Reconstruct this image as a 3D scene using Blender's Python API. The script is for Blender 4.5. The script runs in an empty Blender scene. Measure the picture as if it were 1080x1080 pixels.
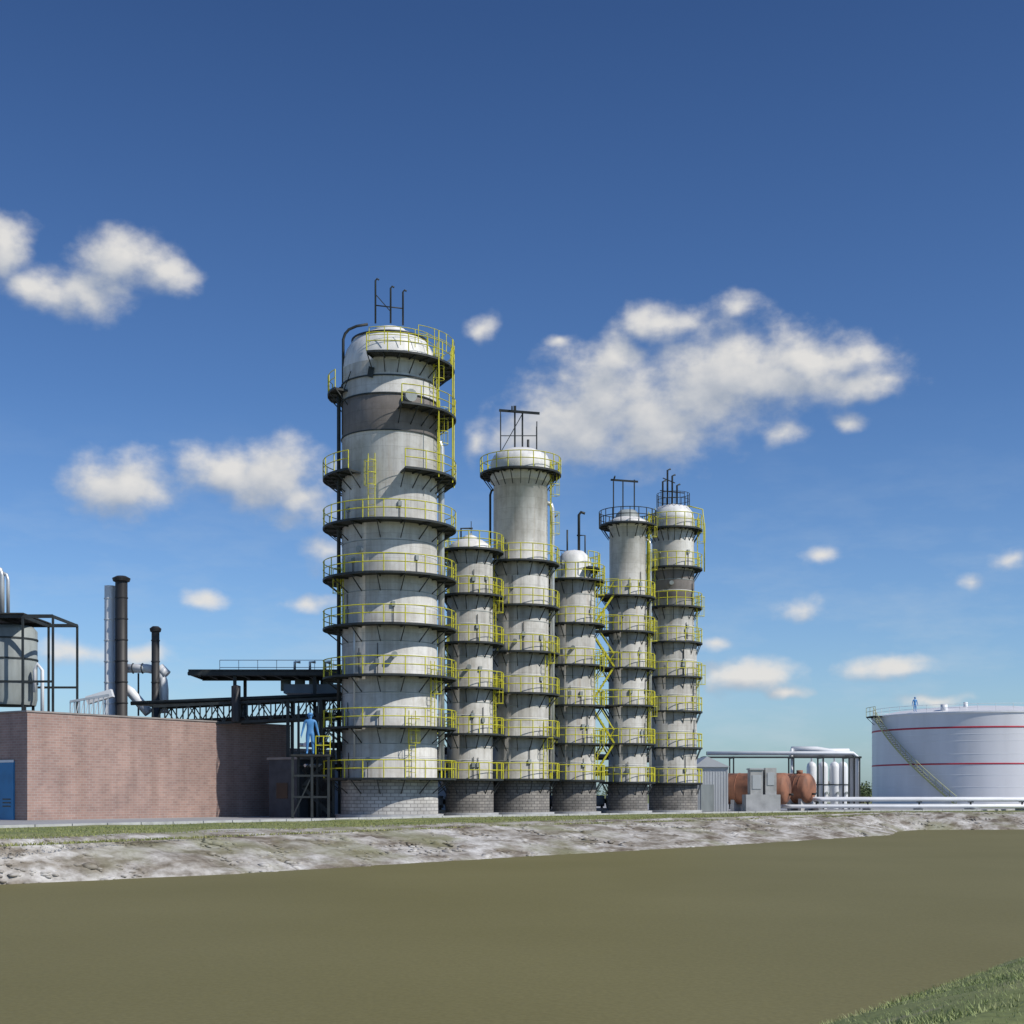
import bpy, math, random
import numpy as np
from mathutils import Vector, Matrix
random.seed(7); np.random.seed(7)
C=bpy.context
scn=C.scene
HZ=838.0; F=1500.0; H=1.45
def PX(px,Y): return (px-540.0)/F*Y
def PZ(py,Y): return H+(HZ-py)/F*Y
def XY(a,s): return (.581*a+.814*s, .814*a-.581*s)

# ------------------------------------------------------------------ materials
def newmat(name):
    m=bpy.data.materials.new(name); m.use_nodes=True
    nt=m.node_tree; b=nt.nodes['Principled BSDF']
    return m,nt,b
def N(nt,t,**k):
    n=nt.nodes.new(t)
    for a,v in k.items(): setattr(n,a,v)
    return n
def ramp(nt,src,stops):
    r=N(nt,'ShaderNodeValToRGB'); e=r.color_ramp.elements
    while len(e)<len(stops): e.new(0.5)
    for i,(p,c) in enumerate(stops):
        e[i].position=p; e[i].color=(c[0],c[1],c[2],1)
    nt.links.new(src,r.inputs['Fac']); return r.outputs['Color']
def noise(nt,scale,detail=5,vec=None,rough=.55,mapscale=None,rot=None):
    n=N(nt,'ShaderNodeTexNoise'); n.inputs['Scale'].default_value=scale
    n.inputs['Detail'].default_value=detail; n.inputs['Roughness'].default_value=rough
    if vec is None:
        g=N(nt,'ShaderNodeNewGeometry'); vec=g.outputs['Position']
    if rot is not None:
        mr_=N(nt,'ShaderNodeMapping'); mr_.inputs['Rotation'].default_value=(0,0,rot)
        nt.links.new(vec,mr_.inputs['Vector']); vec=mr_.outputs['Vector']
    if mapscale:
        mp=N(nt,'ShaderNodeMapping'); mp.inputs['Scale'].default_value=mapscale
        nt.links.new(vec,mp.inputs['Vector']); vec=mp.outputs['Vector']
    nt.links.new(vec,n.inputs['Vector']); return n.outputs['Fac']
def mix(nt,fac,a,b,mode='MIX'):
    m=N(nt,'ShaderNodeMix',data_type='RGBA',blend_type=mode)
    for sock,v in ((m.inputs[0],fac),(m.inputs[6],a),(m.inputs[7],b)):
        if isinstance(v,(int,float)): sock.default_value=v
        elif isinstance(v,tuple): sock.default_value=(v[0],v[1],v[2],1)
        else: nt.links.new(v,sock)
    return m.outputs[2]
def bump(nt,b,src,strength=.3,dist=.02):
    n=N(nt,'ShaderNodeBump'); n.inputs['Strength'].default_value=strength; n.inputs['Distance'].default_value=dist
    nt.links.new(src,n.inputs['Height']); nt.links.new(n.outputs['Normal'],b.inputs['Normal'])
def simple(name,col,rough=.6,metal=0,var=.25,sc=1.5,mapscale=None,dirt=None):
    m,nt,b=newmat(name)
    n=noise(nt,sc,4,mapscale=mapscale)
    lo=tuple(c*(1-var) for c in col) if dirt is None else dirt
    hi=tuple(min(1,c*(1+var*.6)) for c in col)
    c=ramp(nt,n,[(.32,lo),(.52,col),(.72,hi)])
    nt.links.new(c,b.inputs['Base Color'])
    b.inputs['Roughness'].default_value=rough; b.inputs['Metallic'].default_value=metal
    return m
def shellmat(name,light,stain,course=.76,amount=.5,rust=.0):
    m,nt,b=newmat(name)
    uv=N(nt,'ShaderNodeUVMap').outputs['UV']
    st=noise(nt,1.0,6,vec=None,mapscale=(2.0,2.0,.13),rough=.66)
    st2=noise(nt,.45,4)
    c=ramp(nt,st,[(.33,stain),(.49,tuple((l*1.25+s*.75)*.5 for l,s in zip(light,stain))),(.62,light)])
    c=mix(nt,amount,light,c)
    c2=ramp(nt,st2,[(.35,(.76,.745,.71)),(.6,(1,1,1))])
    c=mix(nt,.85,c,c2,'MULTIPLY')
    # dirt runs: darker weathering below every platform level comes as blotchy grime
    gr=noise(nt,2.6,6,rough=.7); c=mix(nt,.6,c,ramp(nt,gr,[(.36,(.80,.785,.76)),(.52,(1,1,1))]),'MULTIPLY')
    br=N(nt,'ShaderNodeTexBrick'); br.inputs['Scale'].default_value=1
    br.inputs['Brick Width'].default_value=3.2; br.inputs['Row Height'].default_value=course
    br.inputs['Mortar Size'].default_value=.014; br.inputs['Mortar Smooth'].default_value=.4
    br.inputs['Color1'].default_value=(1,1,1,1); br.inputs['Color2'].default_value=(.90,.90,.895,1); br.inputs['Mortar'].default_value=(.70,.69,.67,1)
    nt.links.new(uv,br.inputs['Vector'])
    c=mix(nt,.8,c,br.outputs['Color'],'MULTIPLY')
    if rust>0:
        rn=noise(nt,1.0,4,mapscale=(3,3,.12)); rr=ramp(nt,rn,[(.58,(1,1,1)),(.72,(.70,.56,.44))])
        c=mix(nt,rust,c,rr,'MULTIPLY')
    nt.links.new(c,b.inputs['Base Color']); b.inputs['Roughness'].default_value=.65
    b.inputs['Specular IOR Level'].default_value=.3
    return m
def brickmat(name,c1,c2,mortar,w=.5,h=.16,ms=.02,scale=1,stainlo=.6):
    m,nt,b=newmat(name)
    uv=N(nt,'ShaderNodeUVMap').outputs['UV']
    br=N(nt,'ShaderNodeTexBrick'); br.inputs['Scale'].default_value=scale
    br.inputs['Brick Width'].default_value=w; br.inputs['Row Height'].default_value=h
    br.inputs['Mortar Size'].default_value=ms; br.inputs['Mortar Smooth'].default_value=.3
    br.inputs['Color1'].default_value=(*c1,1); br.inputs['Color2'].default_value=(*c2,1); br.inputs['Mortar'].default_value=(*mortar,1)
    nt.links.new(uv,br.inputs['Vector'])
    n=noise(nt,.6,5); st=ramp(nt,n,[(.3,(stainlo,)*3),(.62,(1.05,1.03,1))])
    c=mix(nt,.9,br.outputs['Color'],st,'MULTIPLY')
    n2=noise(nt,1,5,mapscale=(1.5,1.5,.2)); st2=ramp(nt,n2,[(.35,(.8,.78,.76)),(.6,(1,1,1))])
    c=mix(nt,.7,c,st2,'MULTIPLY')
    nt.links.new(c,b.inputs['Base Color']); b.inputs['Roughness'].default_value=.85
    bump(nt,b,br.outputs['Fac'],-.3,.01)
    return m

M={}
M['shell_a']=shellmat('whitewashed_shell',(.72,.71,.675),(.40,.38,.35),amount=.65,rust=.3)
M['shell_b']=shellmat('weathered_shell',(.60,.59,.555),(.29,.275,.25),amount=.75,rust=.5)
M['band_brown']=shellmat('bare_insulation_band',(.25,.225,.21),(.15,.135,.125),amount=.7)
M['head']=simple('painted_steel_head',(.74,.73,.705),.5,0,.16,1.5,(2,2,.4))
M['skirt_a']=brickmat('fireproofing_block_light',(.62,.61,.58),(.46,.45,.43),(.28,.27,.26),.5,.22,.028)
M['skirt_b']=brickmat('fireproofing_block_grey',(.30,.285,.26),(.20,.19,.175),(.11,.105,.10),.45,.2,.028)
M['brick']=brickmat('red_brown_brick',(.41,.27,.23),(.33,.215,.185),(.40,.35,.32),.42,.15,.016,stainlo=.78)
M['steel']=simple('dark_green_steel',(.028,.034,.034),.6,.0,.4)
M['deck']=simple('dark_grating',(.035,.037,.034),.8,0,.4)
M['yellow']=simple('yellow_safety_paint',(.62,.58,.03),.5,0,.25,3)
M['soot']=simple('sooty_chimney_steel',(.035,.033,.033),.55,.1,.5,1,(2,2,.3))
M['galv']=simple('galvanised_cladding',(.60,.62,.63),.38,.45,.2,1.2)
M['white']=simple('white_paint',(.78,.79,.80),.45,0,.1,.6,(1,1,.25))
M['tankwhite']=simple('tank_white_paint',(.76,.755,.77),.4,0,.09,.25,(1.5,1.5,.25))
M['red']=simple('red_stripe_paint',(.52,.035,.06),.5,0,.15)
M['greyvessel']=simple('grey_vessel',(.30,.33,.32),.6,0,.35,1,(1,1,.3))
M['rust']=simple('rust_orange_tank',(.29,.125,.07),.7,0,.45,1.1,(1,1,.6),dirt=(.12,.06,.04))
M['concrete']=simple('pale_concrete',(.46,.46,.45),.85,0,.22,1.5)
M['asphaltroof']=simple('roof_felt',(.09,.09,.09),.9,0,.3)
M['bluepaint']=simple('blue_door_paint',(.03,.20,.42),.5,0,.15,1)
M['bluefig']=simple('blue_coverall_paint',(.08,.26,.54),.5,0,.12,2)
M['stairpale']=simple('tank_stair_paint',(.46,.46,.22),.6,0,.2)
M['shed']=simple('shed_sheet_metal',(.50,.52,.53),.6,.1,.15,.8,(1,1,.2))
M['blueclad']=simple('blue_grey_cladding',(.20,.25,.31),.6,0,.25,.8,(1,1,.2))
M['darkclad']=simple('dark_cladding',(.07,.08,.095),.7,0,.3)
M['glass']=simple('dark_window_glass',(.02,.025,.03),.15,0,.2)
M['lead']=simple('coping_stone',(.30,.27,.25),.8,0,.2)

# ------------------------------------------------------------------ mesh builder
class MB:
    def __init__(s): s.v=[]; s.f=[]; s.m=[]; s.uv=[]; s.sm=[]; s.names=[]
    def mi(s,n):
        if n not in s.names: s.names.append(n)
        return s.names.index(n)
    def face(s,idx,mat,uv=None,sm=False):
        s.f.append(tuple(idx)); s.m.append(mat); s.sm.append(sm)
        if uv is None:
            p=[s.v[i] for i in idx]
            n=(Vector(p[1])-Vector(p[0])).cross(Vector(p[2])-Vector(p[1]))
            if n.length>0: n.normalize()
            if abs(n.z)>.8: uv=[(q[0],q[1]) for q in p]
            else:
                t=Vector((-n.y,n.x,0)); 
                if t.length>0: t.normalize()
                uv=[(q[0]*t.x+q[1]*t.y,q[2]) for q in p]
        s.uv.append(uv)
    def add(s,vs):
        b=len(s.v); s.v.extend([tuple(x) for x in vs]); return b
    def obox(s,c,ax,ay,az,mat):
        c=Vector(c); ax=Vector(ax);ay=Vector(ay);az=Vector(az); m=s.mi(mat)
        b=s.add([c+i*ax+j*ay+k*az for k in(-1,1) for j in(-1,1) for i in(-1,1)])
        for q in((0,2,3,1),(4,5,7,6),(0,1,5,4),(2,6,7,3),(0,4,6,2),(1,3,7,5)): s.face([b+i for i in q],m)
    def box(s,x0,x1,y0,y1,z0,z1,mat):
        s.obox(((x0+x1)/2,(y0+y1)/2,(z0+z1)/2),(abs(x1-x0)/2,0,0),(0,abs(y1-y0)/2,0),(0,0,abs(z1-z0)/2),mat)
    def boxas(s,a0,a1,s0,s1,z0,z1,mat):   # box aligned to the site grid
        c=XY((a0+a1)/2,(s0+s1)/2); ha=abs(a1-a0)/2; hs=abs(s1-s0)/2
        s.obox((c[0],c[1],(z0+z1)/2),(.814*hs,-.581*hs,0),(.581*ha,.814*ha,0),(0,0,abs(z1-z0)/2),mat)
    def beam(s,p0,p1,w,h,mat):
        p0=Vector(p0);p1=Vector(p1); d=p1-p0; L=d.length
        if L<1e-6: return
        d/=L; up=Vector((0,0,1)) if abs(d.z)<.95 else Vector((0,1,0))
        x=d.cross(up).normalized(); y=x.cross(d).normalized()
        s.obox((p0+p1)/2,x*w/2,d*L/2,y*h/2,mat)
    def tube(s,pts,r,mat,n=6,caps=True,closed=False):
        pts=[Vector(p) for p in pts]; m=s.mi(mat); rings=[]
        K=len(pts); prev=None; acc=0
        for i,p in enumerate(pts):
            if closed: d=pts[(i+1)%K]-pts[i-1]
            else: d=pts[min(i+1,K-1)]-pts[max(i-1,0)]
            d.normalize()
            if prev is None:
                up=Vector((0,0,1)) if abs(d.z)<.9 else Vector((1,0,0))
                x=d.cross(up).normalized()
            else:
                x=(prev-d*prev.dot(d)); x.normalize()
            prev=x; y=d.cross(x)
            rr=r[i] if isinstance(r,(list,tuple)) else r
            rings.append(s.add([p+(x*math.cos(t)+y*math.sin(t))*rr for t in[2*math.pi*k/n for k in range(n)]]))
        for i in range(K if closed else K-1):
            A=rings[i];B=rings[(i+1)%K]
            for k in range(n):
                k2=(k+1)%n
                s.face([A+k,A+k2,B+k2,B+k],m,uv=[(k*.1,i),(k*.1+.1,i),(k*.1+.1,i+1),(k*.1,i+1)],sm=n>5)
        if caps and not closed:
            s.face([rings[0]+k for k in range(n)][::-1],m); s.face([rings[-1]+k for k in range(n)],m)
    def lathe(s,cx,cy,prof,mats,seg=56,sm=True,axis=None):
        rings=[]; acc=[0]
        for i in range(1,len(prof)): acc.append(acc[-1]+math.hypot(prof[i][0]-prof[i-1][0],prof[i][1]-prof[i-1][1]))
        rmax=max(p[0] for p in prof)
        for r,z in prof:
            r=max(r,.001)
            rings.append(s.add([(cx+r*math.cos(2*math.pi*k/seg),cy+r*math.sin(2*math.pi*k/seg),z) for k in range(seg)]))
        for i in range(len(prof)-1):
            mt=mats if isinstance(mats,str) else mats[i]; m=s.mi(mt)
            z0=prof[i][1];z1=prof[i+1][1]
            if abs(z1-z0)<.02: z0=acc[i];z1=acc[i+1]
            for k in range(seg):
                k2=(k+1)%seg; u0=2*math.pi*k/seg*rmax;u1=2*math.pi*(k+1)/seg*rmax
                s.face([rings[i]+k,rings[i]+k2,rings[i+1]+k2,rings[i+1]+k],m,uv=[(u0,z0),(u1,z0),(u1,z1),(u0,z1)],sm=sm)
    def annulus(s,cx,cy,r0,r1,z0,z1,a0,a1,mat,step=7.5):
        m=s.mi(mat); n=max(2,int(abs(a1-a0)/step)); full=abs(a1-a0)>359
        R=[]
        for k in range(n+1):
            t=math.radians(a0+(a1-a0)*k/n); c,sn=math.cos(t),math.sin(t)
            R.append(s.add([(cx+r0*c,cy+r0*sn,z0),(cx+r1*c,cy+r1*sn,z0),(cx+r1*c,cy+r1*sn,z1),(cx+r0*c,cy+r0*sn,z1)]))
        for k in range(n):
            A,B=R[k],R[k+1]
            for i in range(4):
                j=(i+1)%4; s.face([A+i,A+j,B+j,B+i][::1],m)
        if not full:
            s.face([R[0]+i for i in(3,2,1,0)],m); s.face([R[-1]+i for i in(0,1,2,3)],m)
    def rail(s,cx,cy,R,z,a0,a1,mat='yellow',h=1.1,post=18,t=.031):
        n=max(2,int(round(abs(a1-a0)/post)))
        full=abs(a1-a0)>359
        for hh in(h,h*.55):
            K=max(3,int(abs(a1-a0)/9)); 
            pts=[(cx+R*math.cos(math.radians(a0+(a1-a0)*k/K)),cy+R*math.sin(math.radians(a0+(a1-a0)*k/K)),z+hh) for k in range(K if full else K+1)]
            s.tube(pts,t,mat,n=4,closed=full)
        for k in range(n if full else n+1):
            a=math.radians(a0+(a1-a0)*k/n)
            x,y=cx+R*math.cos(a),cy+R*math.sin(a)
            s.tube([(x,y,z),(x,y,z+h)],t*1.1,mat,n=4,caps=False)
    def platform(s,cx,cy,r,R,z,a0=0,a1=360,rail=True,brack=20,drop=1.0,toe='yellow',rmat='yellow'):
        s.annulus(cx,cy,r-.05,R,z-.05,z,a0,a1,'deck')
        s.annulus(cx,cy,R-.04,R+.012,z-.1,z+.03,a0,a1,'steel')
        n=max(2,int(round(abs(a1-a0)/brack)))
        for k in range(n if abs(a1-a0)>359 else n+1):
            a=math.radians(a0+(a1-a0)*k/n); c,sn=math.cos(a),math.sin(a)
            s.beam((cx+(R-.08)*c,cy+(R-.08)*sn,z-.10),(cx+(r-.05)*c,cy+(r-.05)*sn,z-.10),.06,.09,'steel')
            s.beam((cx+(R-.12)*c,cy+(R-.12)*sn,z-.13),(cx+(r-.03)*c,cy+(r-.03)*sn,z-drop),.045,.06,'steel')
        if rail: s.rail(cx,cy,R-.02,z,a0,a1,rmat)
    def ladder(s,cx,cy,r,ang,z0,z1,cage=True,mat='yellow'):
        a=math.radians(ang); o=Vector((math.cos(a),math.sin(a),0)); t=Vector((-o.y,o.x,0)); c=Vector((cx,cy,0))
        base=c+o*(r+.25)
        for sg in(-.22,.22): s.tube([base+t*sg+Vector((0,0,z0)),base+t*sg+Vector((0,0,z1+1))],.028,mat,n=4)
        z=z0+.3
        while z<z1+.8:
            s.tube([base-t*.22+Vector((0,0,z)),base+t*.22+Vector((0,0,z))],.016,mat,n=3,caps=False); z+=.33
        if cage:
            z=z0+2.1; zz=[]
            while z<z1+1.1: zz.append(z); z+=.75
            for z in zz:
                s.tube([base+t*(.36*math.cos(q))+o*(.36+.36*math.sin(q)-.1)+Vector((0,0,z)) for q in [math.radians(d) for d in range(-60,241,30)]],.02,mat,n=3,caps=False)
            if len(zz)>1:
                for d in(-20,35,90,145,200):
                    q=math.radians(d); p=base+t*(.36*math.cos(q))+o*(.36+.36*math.sin(q)-.1)
                    s.tube([p+Vector((0,0,zz[0])),p+Vector((0,0,zz[-1]))],.015,mat,n=3,caps=False)
    def nozzle(s,cx,cy,r,ang,z,nr=.3,L=.3,mat='head'):
        a=math.radians(ang); o=Vector((math.cos(a),math.sin(a),0)); c=Vector((cx,cy,z))
        s.tube([c+o*(r-.1),c+o*(r+L)],nr,mat,n=14)
        s.tube([c+o*(r+L),c+o*(r+L+.06)],nr*1.3,'greyvessel',n=14)
    def build(s,name,origin=(0,0,0)):
        me=bpy.data.meshes.new(name); o=Vector(origin)
        me.from_pydata([tuple(Vector(v)-o) for v in s.v],[],s.f)
        for n in s.names: me.materials.append(M[n])
        me.polygons.foreach_set('material_index',s.m)
        me.polygons.foreach_set('use_smooth',s.sm)
        uvl=me.uv_layers.new(name='UVMap')
        flat=[c for f in s.uv for uv in f for c in uv]
        uvl.data.foreach_set('uv',flat)
        me.update()
        ob=bpy.data.objects.new(name,me); ob.location=o
        C.collection.objects.link(ob); return ob

# ------------------------------------------------------------------ columns
def column(Yc,pxc,segs,levels,Rp,partial=(),ladders=(),tops=None,nozz=(),lines=(),bands=(),posts=None):
    cx,cy=PX(pxc,Yc),Yc
    mb=MB()
    prof=[];mats=[]
    for i,(r,z,mt) in enumerate(segs):
        prof.append((r,z)); 
        if i: mats.append(mt)
    mb.lathe(cx,cy,prof,mats,seg=72)
    r0=segs[0][0]
    mb.lathe(cx,cy,[(r0+.35,-.1),(r0+.35,.22),(r0-.1,.224)],'concrete',sm=False)
    def rad(z):
        for i in range(len(prof)-1):
            if prof[i][1]<=z<=prof[i+1][1]:
                t=(z-prof[i][1])/max(1e-6,prof[i+1][1]-prof[i][1]); return prof[i][0]*(1-t)+prof[i+1][0]*t
        return prof[0][0]
    for z,b in bands:
        r=rad(z); mb.lathe(cx,cy,[(r-.01,z),(r+.07,z),(r+.07,z+b),(r-.01,z+b)],'steel',sm=False)
    for i,z in enumerate(levels):
        for dz in(1.25,2.1):
            r=rad(z+dz)
            if z+dz<levels[-1]: mb.lathe(cx,cy,[(r-.01,z+dz),(r+.018,z+dz+.01),(r+.018,z+dz+.05),(r-.01,z+dz+.06)],'greyvessel' if dz>2 else 'head',seg=72)
    for z in levels: 
        mb.platform(cx,cy,rad(z),Rp,z,brack=24)
        # small instrument conduits and junction boxes hung on the shell at each level
        for q in range(2):
            a=math.radians(random.uniform(-150,-30)); r=rad(z+.9)+.06
            mb.tube([(cx+r*math.cos(a),cy+r*math.sin(a),z),(cx+r*math.cos(a),cy+r*math.sin(a),z+random.uniform(.9,2.2))],.025,'steel',n=4)
            zz=z+random.uniform(.8,1.3); t=Vector((-math.sin(a),math.cos(a),0))
            mb.obox((cx+r*math.cos(a),cy+r*math.sin(a),zz),t*.11,(.06*math.cos(a),.06*math.sin(a),0),(0,0,.15),'greyvessel')
    for (z,a0,a1,R) in partial: mb.platform(cx,cy,rad(z),R,z,a0,a1,brack=15)
    for (ang,z0,z1) in ladders: mb.ladder(cx,cy,rad((z0+z1)/2),ang,z0,z1)
    for (ang,z,nr) in nozz: mb.nozzle(cx,cy,rad(z),ang,z,nr)
    for (ang,z0,z1,pr,mt) in lines:
        a=math.radians(ang); r=max(rad(z0),rad(z1))+pr+.12
        x,y=cx+r*math.cos(a),cy+r*math.sin(a)
        ri=rad(z1)-.1
        mb.tube([(x,y,z0),(x,y,z1-.4),(cx+(r-.1)*math.cos(a),cy+(r-.1)*math.sin(a),z1-.1),(cx+(r-.4)*math.cos(a),cy+(r-.4)*math.sin(a),z1),(cx+ri*math.cos(a)*.8,cy+ri*math.sin(a)*.8,z1)],pr,mt,n=8)
    if tops: tops(mb,cx,cy)
    return mb.build('distillation_column',(cx,cy,0))

def lv(Y,*ys): return [PZ(y,Y) for y in ys]
# column 1
def top1(mb,cx,cy):
    for px,y0,y1 in((396,336,296),(412,336,304),(425,338,308)):
        x=PX(px,90); mb.tube([(x,cy,PZ(y0,90)-.3),(x,cy,PZ(y1,90)),(x+.1,cy,PZ(y1,90)+.12),(x+.22,cy,PZ(y1,90)+.05)],.06,'steel',n=8)
    z=PZ(322,90); mb.tube([(PX(396,90),cy,z),(PX(425,90),cy,z-.2)],.04,'steel')
    mb.beam((PX(396,90),cy,z+.7),(PX(412,90),cy,z-.4),.05,.05,'steel')
    yq=cy-.9
    mb.tube([(PX(362,yq),yq,24),(PX(362,yq),yq,PZ(358,yq)),(PX(364,yq),yq,PZ(352,yq)),(PX(368,yq),yq,PZ(347.5,yq)),(PX(376,yq),yq,PZ(344,yq)),(PX(388,yq),yq,PZ(342,yq))],.09,'steel',n=8)
    mb.lathe(cx,cy,[(1.0,30.35),(1.0,30.8),(.9,30.85),(0,30.9)],'head',seg=24)
    mb.lathe(cx,cy,[(2.35,30.0),(2.42,30.0),(2.42,30.1),(2.3,30.1)],'steel',seg=56,sm=False)
    mb.rail(cx,cy,3.0,29.0,-110,40,t=.022)
    for ang in(-38,-12,10):
        a=math.radians(ang); x,y=cx+4.1*math.cos(a),cy+4.1*math.sin(a)
        mb.tube([(x,y,21),(x,y,30.0)],.04,'yellow',n=4)
    mb.rail(cx,cy,4.1,28.9,-60,40,t=.022)
    mb.obox((cx-.9,cy-3.0,27.3),(.05,0,.3),(0,.05,0),(-.17,0,.04),'steel')
    mb.beam((cx-2.9,cy-1.4,26.2),(cx-2.2,cy-2.2,27.6),.04,.04,'steel')
segs1=[(3.06,0,''),(3.06,2.4,'skirt_a'),(3.0,2.45,'shell_a'),(3.0,23.8,'shell_a'),(3.02,23.85,'band_brown'),(3.02,26.0,'band_brown'),(3.0,26.05,'shell_a'),(3.0,28.1,'shell_a'),
 (2.93,28.7,'head'),(2.72,29.4,'head'),(2.3,30.05,'head'),(1.7,30.4,'head'),(1.0,30.6,'head'),(0,30.7,'head')]
c1=column(90,411,segs1,[2.45,5.6,8.75,11.85,14.95,18.2],4.2,
  partial=[(21.3,-72,60,4.2),(21.3,115,238,4.2),(25.2,-75,45,4.2),(28.3,-105,40,4.1),(26.6,165,215,3.9)],
  ladders=[(-15,21.3,25.2),(-25,25.2,28.3),(-60,2.5,5.6),(-30,5.6,8.75),(-105,18.2,21.3),(-150,11.85,14.95)],tops=top1,
  nozz=[(-62,25.9,.3),(-120,16.5,.15),(-80,10,.15)],
  lines=[(196,3,27,.12,'steel'),(-128,3,12,.06,'galv'),(15,3,24,.2,'galv')],bands=[(27.1,.08),(26.0,.08),(23.75,.06)])
def top2(mb,cx,cy):
    mb.lathe(cx,cy,[(.5,18.5),(.5,19.0),(.3,19.1),(0,19.1)],'head',seg=20)
    mb.tube([(cx-.6,cy,18.3),(cx-.6,cy,19.6),(cx+.2,cy,19.6)],.07,'steel')
L2=lv(97,822,775,727,680,630,583)
column(97,495.5,[(1.62,0,''),(1.62,L2[0],'skirt_b'),(1.56,L2[0]+.05,'shell_b'),(1.56,17.9,'shell_b'),(1.4,18.4,'head'),(.9,18.75,'head'),(0,18.85,'head')],
  L2,2.3,ladders=[(-20,L2[1],L2[2]),(-20,L2[3],L2[4]),(-150,L2[2],L2[3]),(-150,L2[4],L2[5])],tops=top2,
  nozz=[(-90,10,.13)],lines=[(175,2,17.5,.12,'galv')])
def top3(mb,cx,cy):
    zt=PZ(432,100); zb=25.3
    xs=(PX(528,100),PX(543,100),PX(551,100),PX(566,100))
    for x in(xs[0],xs[3]):
        for dy in(-.7,.7): mb.beam((x,cy+dy,24.1),(x,cy+dy,zb+2.2 if x==xs[3] else zt-.2),.07,.07,'steel')
    for x in(xs[1],xs[2]): mb.beam((x,cy,25.3),(x,cy,zt-.1),.12,.12,'steel')
    mb.beam((xs[0]-.1,cy,zt-.05),(xs[3]+.2,cy-.3,zt-.35),.14,.16,'steel')
    mb.beam((xs[1]-.2,cy-.6,zt+.05),(xs[1]-.2,cy+.6,zt+.05),.1,.1,'steel')
    mb.beam((xs[1],cy,zt-.1),(xs[1],cy,zt+.25),.2,.2,'steel')
    mb.beam((xs[0],cy-.7,zb+1.2),(xs[3],cy-.7,zb+1.2),.05,.05,'steel')
    mb.beam((xs[0],cy,zb+.2),(xs[2],cy,zt-.3),.05,.05,'steel')
    for d in range(0,180,45):
        a=math.radians(d-90); mb.beam((cx+.4*math.cos(a),cy+.4*math.sin(a),25.7),(cx+1.9*math.cos(a),cy+1.9*math.sin(a),24.8),.05,.05,'steel')
    mb.tube([(PX(557,100),cy,25.3),(PX(557,100),cy,26.4)],.1,'steel')
L3=lv(100,822,778,733,690,642,596)
column(100,549,[(2.03,0,''),(2.03,L3[0],'skirt_b'),(1.97,L3[0]+.05,'shell_b'),(1.97,L3[5],'shell_b'),(1.9,L3[5]+.1,'shell_a'),(1.9,23.3,'shell_a'),(2.12,23.35,'head'),(2.12,24.7,'head'),(1.9,25.2,'head'),(1.2,25.6,'head'),(0,25.75,'head')],
  L3,2.72,partial=[(23.9,-180,180,2.85)],ladders=[(-10,L3[5],20.3),(-10,20.3,23.9),(-40,L3[0],L3[1]),(-35,L3[2],L3[3]),(-150,L3[4],L3[5]),(-150,L3[1],L3[2])],tops=top3,
  nozz=[(-100,12,.13)],lines=[(170,3,23,.08,'steel'),(5,3,22,.16,'galv')])
def top4(mb,cx,cy):
    mb.tube([(cx+.35,cy,19),(cx+.35,cy,21.9),(cx+.5,cy,22.1),(cx+.8,cy,22)],.1,'steel',n=8)
    mb.tube([(cx-.5,cy,19),(cx-.5,cy,20.8)],.07,'steel')
    mb.tube([(cx+.8,cy,18.8),(cx+.8,cy,20.4),(cx+.2,cy,20.4)],.06,'steel')
    mb.beam((cx-1.6,cy,17.5),(cx-1.6,cy,20.6),.08,.08,'steel'); mb.beam((cx-1.6,cy,19.4),(cx-.3,cy,19.2),.06,.06,'steel')
    mb.tube([(cx-1.6,cy,20.6),(cx-1.6,cy,21.6),(cx-1.2,cy,21.9)],.06,'steel')
L4=lv(104,823,785,745,703,660,614)
column(104,605.5,[(1.62,0,''),(1.62,L4[0],'skirt_b'),(1.56,L4[0]+.05,'shell_b'),(1.56,L4[5],'shell_b'),(1.25,L4[5]+.35,'head'),(1.25,18.2,'head'),(1.1,18.8,'head'),(.7,19.2,'head'),(0,19.35,'head')],
  L4,2.25,partial=[(17.9,-60,100,1.9)],ladders=[(-30,L4[0],L4[1]),(-30,L4[2],L4[3]),(-30,L4[4],L4[5]),(-150,L4[1],L4[2])],tops=top4,
  nozz=[(-95,12,.13)],lines=[(185,2,17,.12,'galv')])
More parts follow.
